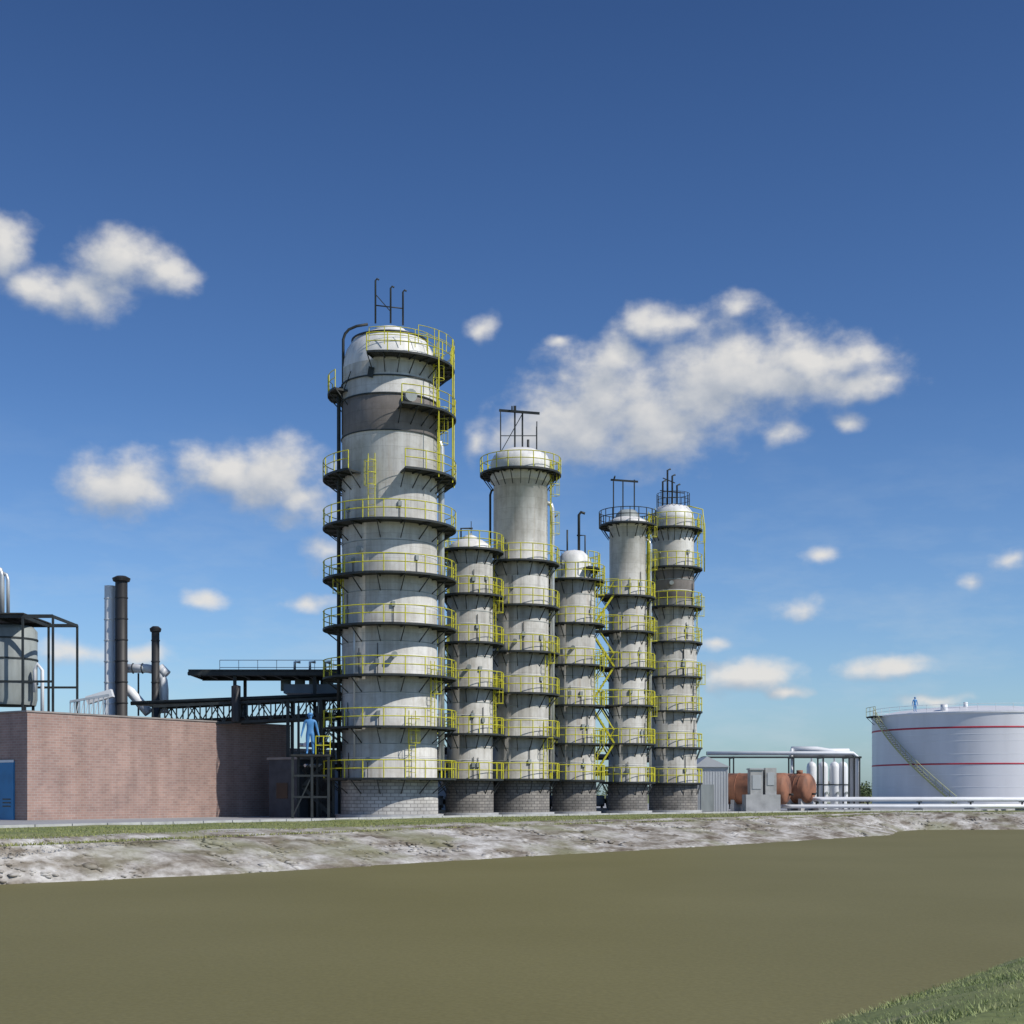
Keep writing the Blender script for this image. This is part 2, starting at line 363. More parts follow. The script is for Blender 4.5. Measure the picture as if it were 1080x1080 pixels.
def top5(mb,cx,cy):
    zt=PZ(506,109)
    for px in(647,657,669):
        mb.beam((PX(px,109),cy,22.4),(PX(px,109),cy,zt),.09,.09,'steel')
    mb.beam((PX(644,109),cy,zt),(PX(673,109),cy,zt-.15),.1,.14,'steel'); mb.beam((PX(648,109),cy-.5,zt+.15),(PX(648,109),cy+.5,zt+.15),.1,.1,'steel')
    mb.lathe(cx,cy,[(1.0,22.3),(.9,22.9),(.6,23.2),(0,23.3)],'greyvessel',seg=24)
    for i in range(len(L5)-1):
        z0,z1=L5[i],L5[i+1]
        xa,xb=(cx-3.0,cx-1.2) if i%2==0 else (cx-1.2,cx-3.0)
        for dy in(-2.4,-1.8):
            mb.beam((xa,cy+dy,z0),(xb,cy+dy,z1),.05,.14,'yellow' if dy<-2 else 'steel')
            mb.tube([(xa,cy+dy,z0+1),(xb,cy+dy,z1+1)],.025,'yellow',n=4)
        for k in range(9):
            t=(k+.5)/9; mb.box(xa+(xb-xa)*t-.13,xa+(xb-xa)*t+.13,cy-2.37,cy-1.83,z0+(z1-z0)*t-.02,z0+(z1-z0)*t+.02,'deck')
        mb.box(cx-3.6,cx-.9,cy-2.5,cy-1.0,z1-.1,z1-.02,'deck')
        for hh in(.55,1.1): mb.tube([(cx-3.6,cy-1,z1+hh),(cx-3.6,cy-2.5,z1+hh),(cx-.9,cy-2.5,z1+hh)],.025,'yellow',n=4)
        for q in((cx-3.6,cy-2.5),(cx-2.7,cy-2.5),(cx-1.8,cy-2.5),(cx-.9,cy-2.5)): mb.tube([(q[0],q[1],z1),(q[0],q[1],z1+1.1)],.025,'yellow',n=4)
    for q in((cx-3.6,cy-2.5),(cx-3.6,cy-1.0)): mb.beam((q[0],q[1],0),(q[0],q[1],L5[-1]),.1,.1,'steel')
L5=lv(109,825,785,745,706,668,631)
column(109,662,[(1.52,0,''),(1.52,L5[0],'skirt_b'),(1.46,L5[0]+.05,'shell_b'),(1.46,L5[5],'shell_b'),(1.4,L5[5]+.05,'shell_a'),(1.4,21.8,'shell_a'),(1.6,21.95,'head'),(1.6,22.3,'head'),(1.0,22.6,'head'),(0,22.7,'head')],
  L5,2.1,ladders=[(-15,L5[5],19),(-15,19,22.0),(-20,L5[1],L5[2]),(-20,L5[3],L5[4])],tops=lambda mb,cx,cy:(top5(mb,cx,cy),mb.platform(cx,cy,1.5,2.2,22.0,0,360,brack=24,rmat='steel')),
  lines=[(0,2,21,.1,'galv')])
def top6(mb,cx,cy):
    for px,y1 in((699,508),(704,496),(709,502),(714,512)):
        x=PX(px,113); mb.tube([(x,cy,24),(x,cy,PZ(y1,113)),(x+.25,cy,PZ(y1,113)+.1)],.08,'steel')
    mb.beam((PX(696,113),cy,25.6),(PX(722,113),cy,25.4),.07,.07,'steel')
    mb.beam((PX(699,113),cy,26.6),(PX(712,113),cy,26.2),.07,.07,'steel')
    mb.rail(cx,cy,1.3,24.2,0,360,'steel',t=.022)
    mb.tube([(cx+1.0,cy-1,24.2),(cx+2.2,cy-1,23.9),(cx+2.35,cy-1,22.5),(cx+2.35,cy-1,19)],.05,'yellow')
L6=lv(113,826,789,751,715,679,642,601,560)
column(113,710,[(1.93,0,''),(1.93,L6[0],'skirt_b'),(1.86,L6[0]+.05,'shell_b'),(1.86,L6[4],'shell_b'),(1.66,L6[4]+.3,'shell_b'),(1.66,L6[5]+.6,'shell_b'),(1.67,L6[5]+.62,'band_brown'),(1.67,L6[6]-.2,'band_brown'),(1.66,L6[6]-.15,'shell_a'),(1.66,23.3,'shell_a'),(1.55,23.8,'head'),(1.2,24.25,'head'),(0,24.55,'head')],
  L6[:7],2.3,ladders=[(-10,L6[6],L6[7]),(-20,L6[4],L6[5]),(-30,L6[2],L6[3]),(-150,L6[7]-.1,23),(-150,L6[5],L6[6])],tops=top6,
  partial=[(L6[7],-200,90,2.3)],nozz=[(-100,18,.13)],lines=[(-170,6,23.5,.1,'yellow')])

# ------------------------------------------------------------------ brick building
mb=MB()
a0,a1,s0,s1,hb=49.3,70.2,-68.7,-86,6.1
mb.boxas(a0,a1,s1,s0,-.1,hb,'brick')
cop=.09
for (A0,A1,S0,S1) in((a0-.1,a1+.1,s0-.3,s0+.06),(a0-.1,a1+.1,s1-.1,s1+.3),(a0-.1,a0+.3,s1+.3,s0-.3),(a1-.3,a1+.1,s1+.3,s0-.3)):
    mb.boxas(A0,A1,S1,S0,hb+.003,hb+.003+cop,'lead')
mb.boxas(a0+.3,a1-.3,s1+.3,s0-.3,hb+.003,hb+.03,'asphaltroof')
mb.boxas(a0-.06,a0,-72.6,-69.85,0,3.35,'bluepaint')
mb.boxas(a0-.1,a0-.06,-72.6,-69.85,3.28,3.42,'white')
mb.boxas(a0-.1,a0-.06,-70.0,-69.85,0,3.28,'bluepaint')
for zz in(.75,.95,1.15): mb.boxas(a0-.075,a0-.062,-70.9,-70.15,zz,zz+.07,'glass')
mb.boxas(a0-.075,a0-.062,-71.25,-71.22,0,3.2,'glass')
mb.build('brick_building',(*XY(60,-77),0))

def stack(px,Y,r,ytop,mat,cap=True,bands=True,zb=6.0):
    mb=MB(); x=PX(px,Y); zt=PZ(ytop,Y)
    pr=[(r*1.25,zb),(r*1.25,zb+.4),(r,zb+.45),(r,zt)]
    mb.lathe(x,Y,pr,mat,seg=24)
    if cap: 
        mb.lathe(x,Y,[(r,zt),(r*1.35,zt+.05),(r*1.5,zt+.25),(r*.8,zt+.4),(0,zt+.42)],mat,seg=24,sm=False)
    else: mb.lathe(x,Y,[(r,zt),(r*.8,zt+.0),(r*.8,zt-.6),(0,zt-.6)],'soot',seg=24,sm=False)
    if bands:
        z=zb+1.5
        while z<zt-.3:
            mb.lathe(x,Y,[(r-.01,z),(r+.035,z),(r+.035,z+.07),(r-.01,z+.07)],mat,seg=24,sm=False); z+=1.4
    mb.build('chimney_stack',(x,Y,zb))
stack(116,95,.36,618,'white',cap=False); stack(128,94.6,.40,614,'soot'); stack(164,95,.26,667,'soot')
mb=MB(); Y=95.5
q=lambda px,py:(PX(px,Y),Y,PZ(py,Y))
mb.tube([q(134,705),q(155,705),q(163,706.5),q(169,711),q(172,718),q(173,727),q(173,752)],.3,'white',n=14)
mb.tube([q(168,704),q(176,712)],.34,'white',n=14)
mb.tube([q(132,726),q(138,730),q(157,752)],.33,'white',n=14)
for px in(140,150): mb.tube([q(px,705),q(px+.8,705)],.36,'steel',n=14)
mb.beam(q(146,710),q(146,755),.1,.1,'steel')
mb.build('roof_duct',(PX(150,Y),Y,6))
mb=MB(); Y=90
for i in range(9):
    x=PX(74+i*5,Y); mb.beam((x,Y,6.1),(x,Y,PZ(735+ (8-i)*.6,Y)),.06,.06,'galv')
    if i<8: mb.beam((x,Y,6.2),(x+.3,Y,PZ(737,Y)),.04,.04,'white')
mb.beam((PX(74,Y),Y,PZ(740,Y)),(PX(115,Y),Y,PZ(733,Y)),.12,.14,'galv')
mb.beam((PX(88,Y),Y+.8,PZ(738,Y)),(PX(115,Y),Y+.8,PZ(730,Y)),.5,.5,'white')
mb.build('roof_pipe_support',(PX(95,Y),Y,6.1))
mb=MB(); Y=92; xs=[PX(p,Y) for p in(-70,-30,10,38,69)]
zt=PZ(655,Y)
for yy in(89.5,94.5):
    for x in xs: mb.beam((x,yy,6.05),(x,yy,zt),.13,.13,'steel')
    mb.beam((xs[0],yy,zt),(xs[-1],yy,zt),.15,.22,'steel'); mb.beam((xs[0],yy,PZ(722,Y)),(xs[-1],yy,PZ(722,Y)),.1,.14,'steel')
for x in xs: mb.beam((x,89.5,zt-.02),(x,94.5,zt-.02),.12,.18,'steel')
mb.box(xs[0]-.2,xs[3]+.1,89.3,94.7,zt+.12,zt+.2,'deck')
mb.beam((xs[0],89.5,7),(xs[2],89.5,zt-.3),.06,.06,'steel')
for hh in(.6,1.15): mb.tube([(xs[0],89.4,zt+.2+hh-.0),(xs[2]-.5,89.4,zt+.2+hh)],.03,'steel',n=4)
mb.build('roof_steel_frame',(xs[2],92,6))
mb=MB(); x=PX(8,92)
mb.lathe(x,92,[(1.75,7.2),(1.85,7.6),(1.85,12.0),(1.6,12.3),(0,12.4)],'greyvessel',seg=32)
for z in(8.6,10.1,11.4): mb.lathe(x,92,[(1.84,z),(1.9,z),(1.9,z+.1),(1.84,z+.1)],'steel',seg=32,sm=False)
for a in(30,150,210,330): 
    c,s_=math.cos(math.radians(a)),math.sin(math.radians(a)); mb.beam((x+1.6*c,92+1.6*s_,6.05),(x+1.6*c,92+1.6*s_,7.6),.15,.15,'steel')
mb.build('process_vessel',(x,92,6.1))
mb=MB()
for px,yt,r in((2,610,.13),(9.5,602,.17),(16,607,.11)):
    x=PX(px,92.3); z=PZ(yt,92.3)
    mb.tube([(x,91,12.9),(x,91,z-.5),(x-.1,91,z-.15),(x-.45,91,z),(x-1.6,91,z)],r,'galv',n=12)
mb.tube([(PX(42,92),91,8),(PX(42,92),91,9.4),(PX(45,92),91,9.8),(PX(50,92),91,9.4),(PX(50,92),91,6.2)],.12,'white',n=8)
mb.build('vent_pipe_bundle',(PX(9,92.3),91,12.9))

# ------------------------------------------------------------------ pipe bridge & canopy
mb=MB(); Y=95
x0,x1=PX(205,Y),PX(372,Y); z=PZ(711,Y)
mb.box(x0,x1,93.2,97.5,z,z+.16,'deck')
for yy in(93.2,97.5):
    mb.beam((x0,yy,z-.12),(x1,yy,z-.12),.14,.24,'steel')
xx=x0
while xx<x1: mb.beam((xx,93.2,z-.1),(xx,97.5,z-.1),.1,.16,'steel'); xx+=1.1
for hh in(.5,1.0):
    mb.tube([(x0+1.2,97.4,z+.16+hh),(x1,97.4,z+.16+hh)],.022,'galv',n=4)
xx=x0+1.2
while xx<x1: mb.tube([(xx,97.4,z+.16),(xx,97.4,z+1.16)],.022,'galv',n=4); xx+=1.3
for px in(252,335): 
    for yy in(93.6,97.2): mb.beam((PX(px,Y),yy,0),(PX(px,Y),yy,z-.2),.2,.2,'steel')
for px in(300,315,330,345): mb.tube([(PX(px,Y),95.6,PZ(728,Y)),(PX(px,Y),95.6,PZ(716,Y))],.35,'greyvessel',n=12)
mb.box(PX(300,Y),PX(360,Y),94.6,96.6,PZ(730,Y)-.1,PZ(722,Y),'blueclad')
for px in(312,328,344): mb.tube([(PX(px,Y),94.5,z+.16),(PX(px,Y),94.5,z+.75),(PX(px+6,Y),94.5,z+.75)],.09,'galv',n=8)
mb.build('steel_canopy',(PX(290,Y),Y,0))

mb=MB()
P0=Vector((PX(165,92.5),92.5,PZ(746,92.5))); P1=Vector((PX(362,92.5),92.5,PZ(737,92.5)))
n=16
for dy in(-.9,.9):
    for dz in(0,-1.25):
        mb.beam(P0+Vector((0,dy,dz)),P1+Vector((0,dy,dz)),.13,.16,'steel')
    for i in range(n+1):
        p=P0.lerp(P1,i/n)+Vector((0,dy,0)); mb.beam(p,p+Vector((0,0,-1.25)),.08,.08,'steel')
        if i<n:
            q2=P0.lerp(P1,(i+1)/n)+Vector((0,dy,0))
            if i%2: mb.beam(p,q2+Vector((0,0,-1.25)),.07,.07,'steel')
            else: mb.beam(p+Vector((0,0,-1.25)),q2,.07,.07,'steel')
for i,dy in enumerate((-.6,-.2,.25,.65)):
    mb.tube([P0+Vector((-1.5+i*.3,dy,.22)),P1+Vector((0,dy,.22))],.13+.03*(i%2),['steel','galv','soot','steel'][i],n=8)
    mb.tube([P0+Vector((0,dy,-1.0)),P1+Vector((0,dy,-1.0))],.1,['soot','steel','steel','galv'][i],n=8)
for px in(252,306,340): 
    X=PX(px,92.5)
    for dy in(-.9,.9): mb.beam((X,92.5+dy,0 if px>260 else 6.1),(X,92.5+dy,7.6),.2,.2,'steel')
mb.lathe(PX(253,92.5),91.2,[(.3,6.1),(.3,8.4),(0,8.5)],'soot',seg=16)
mb.build('pipe_bridge',(PX(270,92.5),92.5,0))

# stair tower with landing (blue figure stands here)
mb=MB(); YS=87.5
xa,xb=PX(309,YS),PX(350,YS); zl=PZ(796,YS)
mb.box(xa,xb,86.6,89.2,zl-.12,zl,'deck')
for x in(xa+.1,PX(331,YS),xb-.1):
    for yy in(86.7,89.1): mb.beam((x,yy,0),(x,yy,zl-.12 if yy<87 else 7.0),.14,.14,'steel')
for i in range(2):
    z0=i*zl/2; z1=z0+zl/2
    xs_,xe=(xb-.2,xa+.3) if i%2==0 else (xa+.3,xb-.2)
    for yy in(89.5,90.4):
        mb.beam((xs_,yy,z0),(xe,yy,z1),.05,.22,'steel'); mb.tube([(xs_,yy,z0+1),(xe,yy,z1+1)],.03,'steel',n=4)
    for k in range(10):
        t=(k+.5)/10; mb.box(xs_+(xe-xs_)*t-.12,xs_+(xe-xs_)*t+.12,89.52,90.38,z0+(z1-z0)*t-.02,z0+(z1-z0)*t+.02,'deck')
for yy in(88.1,88.9):
    mb.beam((PX(336,YS),yy,zl),(PX(352,YS),yy,zl+2.9),.06,.2,'steel')
for k in range(12):
    t=(k+.5)/12; x=PX(336,YS)+(PX(352,YS)-PX(336,YS))*t; mb.box(x-.12,x+.12,88.12,88.88,zl+2.9*t-.02,zl+2.9*t+.03,'galv')
for hh in(.55,1.1):
    mb.tube([(PX(335,YS),86.65,zl+hh),(xb,86.65,zl+hh)],.03,'yellow',n=4)
for px in(335,343,350): mb.tube([(PX(px,YS),86.65,zl),(PX(px,YS),86.65,zl+1.1)],.03,'yellow',n=4)
for z in(1.3,2.6): 
    mb.beam((xa+.1,86.7,z),(xb-.1,86.7,z),.1,.12,'steel')
mb.beam((xa+.1,86.7,.1),(PX(331,YS),86.7,2.6),.07,.07,'steel')
mb.build('stair_tower',(PX(330,YS),YS,0))
YL=zl

# ------------------------------------------------------------------ people
def person(name,loc,h,yaw,arm=14):
    root=bpy.data.objects.new(name,None); C.collection.objects.link(root)
    root.location=loc; root.rotation_euler=(0,0,yaw)
    J=[];E=[];R=[]
    def j(p,r,par=None):
        J.append(p);R.append(r)
        if par is not None:E.append((par,len(J)-1))
        return len(J)-1
    pel=j((0,0,.53),.082)
    wa=j((0,0,.61),.074,pel); ch=j((0,0,.72),.088,wa); sh=j((0,.003,.80),.062,ch); nk=j((0,0,.845),.034,sh)
    h0=j((0,-.005,.885),.048,nk); h1=j((0,-.006,.935),.060,h0); h2=j((0,0,.975),.042,h1)
    sp=math.tan(math.radians(arm))
    for sg in(-1,1):
        a=j((sg*.085,0,.80),.045,sh); b=j((sg*.125,0,.785),.038,a); e=j((sg*(.125+.17*sp),.01,.615),.028,b)
        w=j((sg*(.125+.31*sp),-.02,.475),.020,e); hd=j((sg*(.125+.35*sp),-.025,.435),.021,w)
        l=j((sg*.05,0,.50),.062,pel); k=j((sg*.065,-.01,.28),.042,l); an=j((sg*.072,.005,.05),.026,k); ft=j((sg*.08,-.075,.022),.022,an)
    me=bpy.data.meshes.new('body'); me.from_pydata([tuple(c*h for c in p) for p in J],E,[])
    ob=bpy.data.objects.new('body',me); C.collection.objects.link(ob); ob.parent=root
    md=ob.modifiers.new('Skin','SKIN')
    for i,sv in enumerate(me.skin_vertices[0].data): sv.radius=(R[i]*h*(1.12 if i in(pel,wa,ch) else 1),R[i]*h*(.72 if i in(pel,wa,ch) else 1)); sv.use_root=(i==pel)
    md.use_smooth_shade=True
    ob.modifiers.new('Sub','SUBSURF').levels=2; ob.modifiers['Sub'].render_levels=2
    me.materials.append(M['bluefig'])
    m2=MB()
    for sg in(-1,1):
        hx=sg*(.125+.35*sp)
        for f,(o,L) in enumerate(((-.016,.034),(-.005,.042),(.006,.040),(.016,.030))):
            p=Vector((hx,-.025+o,.43))*h
            m2.tube([p,p+Vector((sg*.003,-.004,-L*.6))*h,p+Vector((-sg*.002,-.010,-L))*h],[.0065*h,.006*h,.0045*h],'bluefig',n=6)
        p=Vector((hx-sg*.004,-.04,.45))*h
        m2.tube([p,p+Vector((-sg*.004,-.018,-.016))*h,p+Vector((-sg*.004,-.022,-.03))*h],[.008*h,.007*h,.005*h],'bluefig',n=6)
        m2.tube([Vector((sg*.058,0,.945))*h,Vector((sg*.066,.004,.928))*h,Vector((sg*.06,0,.912))*h],[.006*h,.01*h,.005*h],'bluefig',n=6)
        m2.tube([Vector((sg*.02,-.056,.935))*h,Vector((sg*.02,-.062,.935))*h],.007*h,'glass',n=8)
    m2.tube([Vector((0,-.052,.935))*h,Vector((0,-.075,.915))*h,Vector((0,-.058,.908))*h],[.005*h,.01*h,.006*h],'bluefig',n=6)
    m2.tube([Vector((-.018,-.056,.89))*h,Vector((0,-.060,.888))*h,Vector((.018,-.056,.89))*h],.004*h,'glass',n=6)
    m2.lathe(0,0,[(.078*h,.955*h),(.078*h,.96*h),(.062*h,.963*h),(.058*h,.985*h),(.04*h,1.0*h),(0,1.005*h)],'bluefig',seg=20)
    o2=m2.build('hands_face_and_hard_hat'); o2.parent=root
person('worker_figure',(PX(327,86.9),86.95,YL),2.55,math.radians(6))

# ------------------------------------------------------------------ buildings behind
mb=MB()
a_,b_=72,96
mb.boxas(a_,b_,-84,-73,0,4.6,'blueclad')
mb.boxas(a_-.2,b_+.2,-84.2,-72.8,4.603,4.8,'lead')
for k in range(7):
    aa=a_+1.5+k*3.3; mb.boxas(aa,aa+1.5,-73,-72.95,1.4,3.2,'glass'); mb.boxas(aa-.08,aa+1.58,-72.99,-72.93,1.28,1.397,'white')
mb.build('control_building',(*XY(84,-78),0))
mb=MB()
mb.boxas(66,69.5,-66.5,-64,0,3.7,'darkclad'); mb.boxas(65.9,69.6,-66.6,-63.9,3.703,3.85,'lead')
mb.boxas(67,68.2,-64,-63.95,.05,2.2,'steel'); mb.boxas(65.97,66,-65.8,-64.8,1.2,2.2,'glass')
mb.build('switchgear_hut',(*XY(67.5,-65),0))
for i,(px,Y) in enumerate(((520,104),(582,106),(636,111),(466,98))):
    mb=MB(); x=PX(px,Y)
    mb.box(x-1.1,x+1.1,Y-.6,Y+.6,-.05,.4,'concrete')
    mb.tube([(x-.9,Y,.95),(x+.1,Y,.95)],.42,'blueclad',n=16); mb.tube([(x+.1,Y,.95),(x+.35,Y,.95)],.2,'steel',n=10)
    mb.lathe(x+.65,Y,[(.38,.4),(.45,.7),(.45,1.3),(.2,1.5),(.2,2.2)],'greyvessel',seg=18)
    mb.tube([(x+.65,Y,2.2),(x+.65,Y,3.2),(x+.4,Y,3.5),(x-1.5,Y+1,3.5)],.14,'galv',n=8)
    for k in(-.7,-.1): mb.box(x+k-.08,x+k+.08,Y-.35,Y+.35,.4,.7,'steel')
    mb.build('process_pump',(x,Y,0))
mb=MB()
for k in range(9):
    aa=70+k*5
    for ss in(-64,-61.5):
        p=XY(aa,ss); mb.beam((p[0],p[1],0),(p[0],p[1],4.4),.18,.18,'steel')
    p=XY(aa,-64.2);q_=XY(aa,-61.3)
    for z in(3.1,4.4): mb.beam((*p,z),(*q_,z),.14,.2,'steel')
for i,ss in enumerate((-63.8,-63.3,-62.8,-62.2,-61.7)):
    p=XY(66,ss);q_=XY(112,ss); mb.tube([(*p,4.62),(*q_,4.62)],.12+.03*(i%3),['galv','white','steel','galv','soot'][i],n=8)
    mb.tube([(*p,3.3),(*q_,3.3)],.1,['steel','galv','greyvessel','white','steel'][i],n=8)
mb.build('pipe_rack',(*XY(90,-63),0))

# ------------------------------------------------------------------ right side
mb=MB(); Y=121; x0,x1=PX(733,Y),PX(768,Y); zt=PZ(809,Y)
mb.box(x0,x1,Y,Y+7,0,zt,'shed')
xm=(x0+x1)/2; b=mb.add([(x0-.15,Y-.2,zt),(x1+.15,Y-.2,zt),(xm-.4,Y-.2,zt+.9),(x0-.15,Y+7.2,zt),(x1+.15,Y+7.2,zt),(xm-.4,Y+7.2,zt+.9)])
m=mb.mi('shed')
for f in((0,1,2),(3,5,4),(0,2,5,3),(1,4,5,2),(0,3,4,1)): mb.face([b+i for i in f],m)
for k in range(12): 
    x=x0+.12+k*(x1-x0-.24)/11; mb.box(x-.02,x+.02,Y-.025,Y-.001,.05,zt-.02,'shed')
mb.box(x0+.5,x0+1.6,Y-.06,Y-.038,.03,2.3,'greyvessel')
mb.build('metal_shed',(xm,Y,0))
def htank(pxl,pxr,Y,r,zc,tilt):
    mb=MB(); xl,xr=PX(pxl,Y),PX(pxr,Y); L=xr-xl
    d=Vector((math.cos(tilt),-math.sin(tilt),0)); c=Vector((xl,Y,zc)); Lr=L/math.cos(tilt)
    pts=[];rs=[]
    for t,rr in((-.45,.05),(-.4,.45),(-.25,.8),(0,1),(Lr,1),(Lr+.2,.82),(Lr+.34,.45),(Lr+.38,.05)):
        pts.append(c+d*t); rs.append(r*rr)
    mb.tube(pts,rs,'rust',n=28)
    for t in(.25,.5,.75): mb.tube([c+d*(Lr*t),c+d*(Lr*t+.07)],r+.03,'rust',n=28)
    for t in(.2,.8):
        p=c+d*(Lr*t); mb.obox((p.x,p.y,(zc-r*.7)/2),tuple(d*.15),(d.y*-r*.75,d.x*r*.75,0),(0,0,(zc-r*.7)/2),'concrete')
    p=c+d*(Lr*.5); mb.tube([p+Vector((0,0,r-.05)),p+Vector((0,0,r+.3))],.28,'rust',n=14)
    mb.tube([c+d*(Lr+.35)+Vector((0,0,-.5)),c+d*(Lr+.7)+Vector((0,0,-.5))],.09,'steel',n=8)
    mb.build('rusty_storage_vessel',(c.x,c.y,0))
htank(764,822,124,1.35,1.95,.5); htank(834,850,126,1.3,2.0,.7); htank(768,845,130,1.35,2.0,.3)
mb=MB(); Y=114
mb.box(PX(785,Y),PX(821,Y),Y-.9,Y+1.1,-.05,PZ(838,Y),'concrete')
mb.box(PX(790,Y),PX(803,Y),Y-.7,Y+.7,PZ(838,Y)-.02,PZ(812,Y),'concrete')
mb.box(PX(806,Y),PX(817.5,Y),Y-.6,Y+.8,PZ(838,Y)-.02,PZ(810,Y),'concrete')
mb.box(PX(789,Y),PX(804,Y),Y-.8,Y+.8,PZ(812,Y)+.003,PZ(811,Y)+.05,'shed')
mb.box(PX(792,Y),PX(801,Y),Y-.74,Y-.703,1.9,3.0,'shed')
mb.box(PX(808,Y),PX(815,Y),Y-.64,Y-.603,2.2,3.2,'shed')
mb.build('transformer_cubicle',(PX(803,Y),Y,0))
mb=MB(); Y=140; z=PZ(799,Y)
for px in(742,772,835,866,893,904):
    for yy in(139,141.5): mb.beam((PX(px,Y),yy,0),(PX(px,Y),yy,z),.13,.13,'steel')
    mb.beam((PX(px,Y),138.9,z),(PX(px,Y),141.6,z),.18,.2,'steel')
mb.beam((PX(740,Y),139,z+.0),(PX(906,Y),139,z),.16,.18,'steel')
for i,yy in enumerate((139.3,139.9,140.6,141.2)): 
    x0=PX(745 if i<2 else 835,Y)
    mb.tube([(x0,yy,z+.4),(PX(898,Y),yy,z+.4),(PX(902,Y),yy,z+.1),(PX(902,Y),yy,.3)],.2 if i<2 else .3,['white','steel','white','white'][i],n=10)
mb.tube([(PX(835,Y),140.2,z+.8),(PX(862,Y),140.2,z+.8),(PX(875,Y),140.2,z+.6),(PX(896,Y),140.2,z+.6)],.3,'white',n=12)
mb.tube([(PX(835,Y),139.9,z+.9),(PX(835,Y),139.9,.3)],.14,'white',n=8)
mb.build('overhead_pipe_rack',(PX(820,Y),Y,0))
for px in(856,868,880,889):
    mb=MB(); Y=144; x=PX(px,Y); r=.5
    mb.lathe(x,Y,[(r*.8,0),(r*.8,.8),(r,1.0),(r,4.2),(r*.85,4.55),(r*.4,4.75),(0,4.8)],'white',seg=20)
    mb.tube([(x,Y,4.7),(x,Y,5.3),(x+.3,Y,5.5)],.1,'white'); mb.lathe(x,Y,[(r,2.4),(r+.06,2.4),(r+.06,2.5),(r,2.5)],'steel',seg=20,sm=False)
    mb.nozzle(x,Y,r,-70,1.6,.12,.15)
    mb.build('filter_vessel',(x,Y,0))
mb=MB(); Y=124
for i,(yy,zz,r,mt,px0) in enumerate(((124,1.0,.17,'white',862),(124.8,1.05,.2,'white',858),(123.3,.42,.17,'white',830),(125.4,.5,.15,'galv',850))):
    x0=PX(px0,yy); mb.tube([(x0,yy+3,zz),(x0,yy+.4,zz),(x0+.1,yy+.1,zz),(x0+.4,yy,zz),(75,yy,zz)],r,mt,n=10)
x=PX(862,Y)
while x<75:
    mb.box(x-.12,x+.12,122.9,125.8,-.05,.24,'concrete'); mb.beam((x,124.4,.2),(x,124.4,.8),.12,.12,'steel'); mb.beam((x,123.7,.8),(x,125.1,.8),.1,.08,'steel'); x+=4.5
mb.build('pipeline',(50,Y,0))
mb=MB()
for (p0,p1,yt,Y,mt) in((738,760,822,230,'shed'),(868,890,826,260,'white'),(770,840,829,330,'blueclad')):
    mb.box(PX(p0,Y),PX(p1,Y),Y,Y+15,0,PZ(yt,Y),mt); mb.box(PX(p0,Y)-.3,PX(p1,Y)+.3,Y-.3,Y+15.3,PZ(yt,Y)+.003,PZ(yt,Y)+.35,'lead')
mb.build('warehouse',(PX(800,250),250,0))

# big storage tank
mb=MB(); tx,ty,tr=PX(1031,175),175.0,12.6
th=11.0
mb.lathe(tx,ty,[(tr+.3,-.1),(tr+.3,.25),(tr,.26)],'concrete',seg=128,sm=False)
mb.lathe(tx,ty,[(tr,.2),(tr,th)],'tankwhite',seg=160)
mb.lathe(tx,ty,[(tr,th),(tr*.8,th+.6),(tr*.5,th+1.0),(tr*.2,th+1.25),(0,th+1.3)],'tankwhite',seg=128)
mb.lathe(tx,ty,[(tr-.01,th-.15),(tr+.12,th-.15),(tr+.12,th+.02),(tr-.01,th+.05)],'white',seg=160,sm=False)
def redband(z,w): mb.lathe(tx,ty,[(tr+.002,z),(tr+.022,z+.004),(tr+.022,z+w),(tr+.002,z+w+.004)],'red',seg=160)
redband(9.1,.2); redband(4.9,.18)
for z in(2.3,3.7,6.1,7.6,8.4): mb.lathe(tx,ty,[(tr,z),(tr+.015,z+.01),(tr+.015,z+.04),(tr,z+.05)],'white',seg=160,sm=False)
mb.rail(tx,ty,tr-.1,th,0,360,'white',h=.9,post=9,t=.022)
A0,A1=math.radians(-118),math.radians(-172)
K=48; low=[];hi=[];low2=[]
for k in range(K+1):
    t=k/K; a=A0+(A1-A0)*t; z=.2+(th-.2)*t; c,s_=math.cos(a),math.sin(a)
    low.append((tx+(tr+.8)*c,ty+(tr+.8)*s_,z)); hi.append((tx+(tr+.8)*c,ty+(tr+.8)*s_,z+1.05))
    mb.beam((tx+(tr+.1)*c,ty+(tr+.1)*s_,z),(tx+(tr+.8)*c,ty+(tr+.8)*s_,z),.26,.05,'deck')
    if k%3==0: mb.tube([low[-1],hi[-1]],.03,'stairpale',n=4)
for k in range(K):
    mb.beam(low[k],low[k+1],.05,.2,'stairpale')
mb.tube(hi,.035,'stairpale',n=4); mb.tube([(p[0],p[1],p[2]-.5) for p in hi],.03,'stairpale',n=4)
mb.platform(tx,ty,tr,tr+1.0,th,-182,-168,brack=7,rmat='stairpale')
mb.tube([(PX(985,170),166,th),(PX(985,170),166,th+1.0)],.4,'white',n=14); mb.tube([(PX(1010,170),167,th+.3),(PX(1010,170),167,th+1.3)],.25,'white',n=12)
mb.build('storage_tank',(tx,ty,0))
person('worker_figure',(PX(965,168),168.0,th+.22),1.75,math.radians(10))

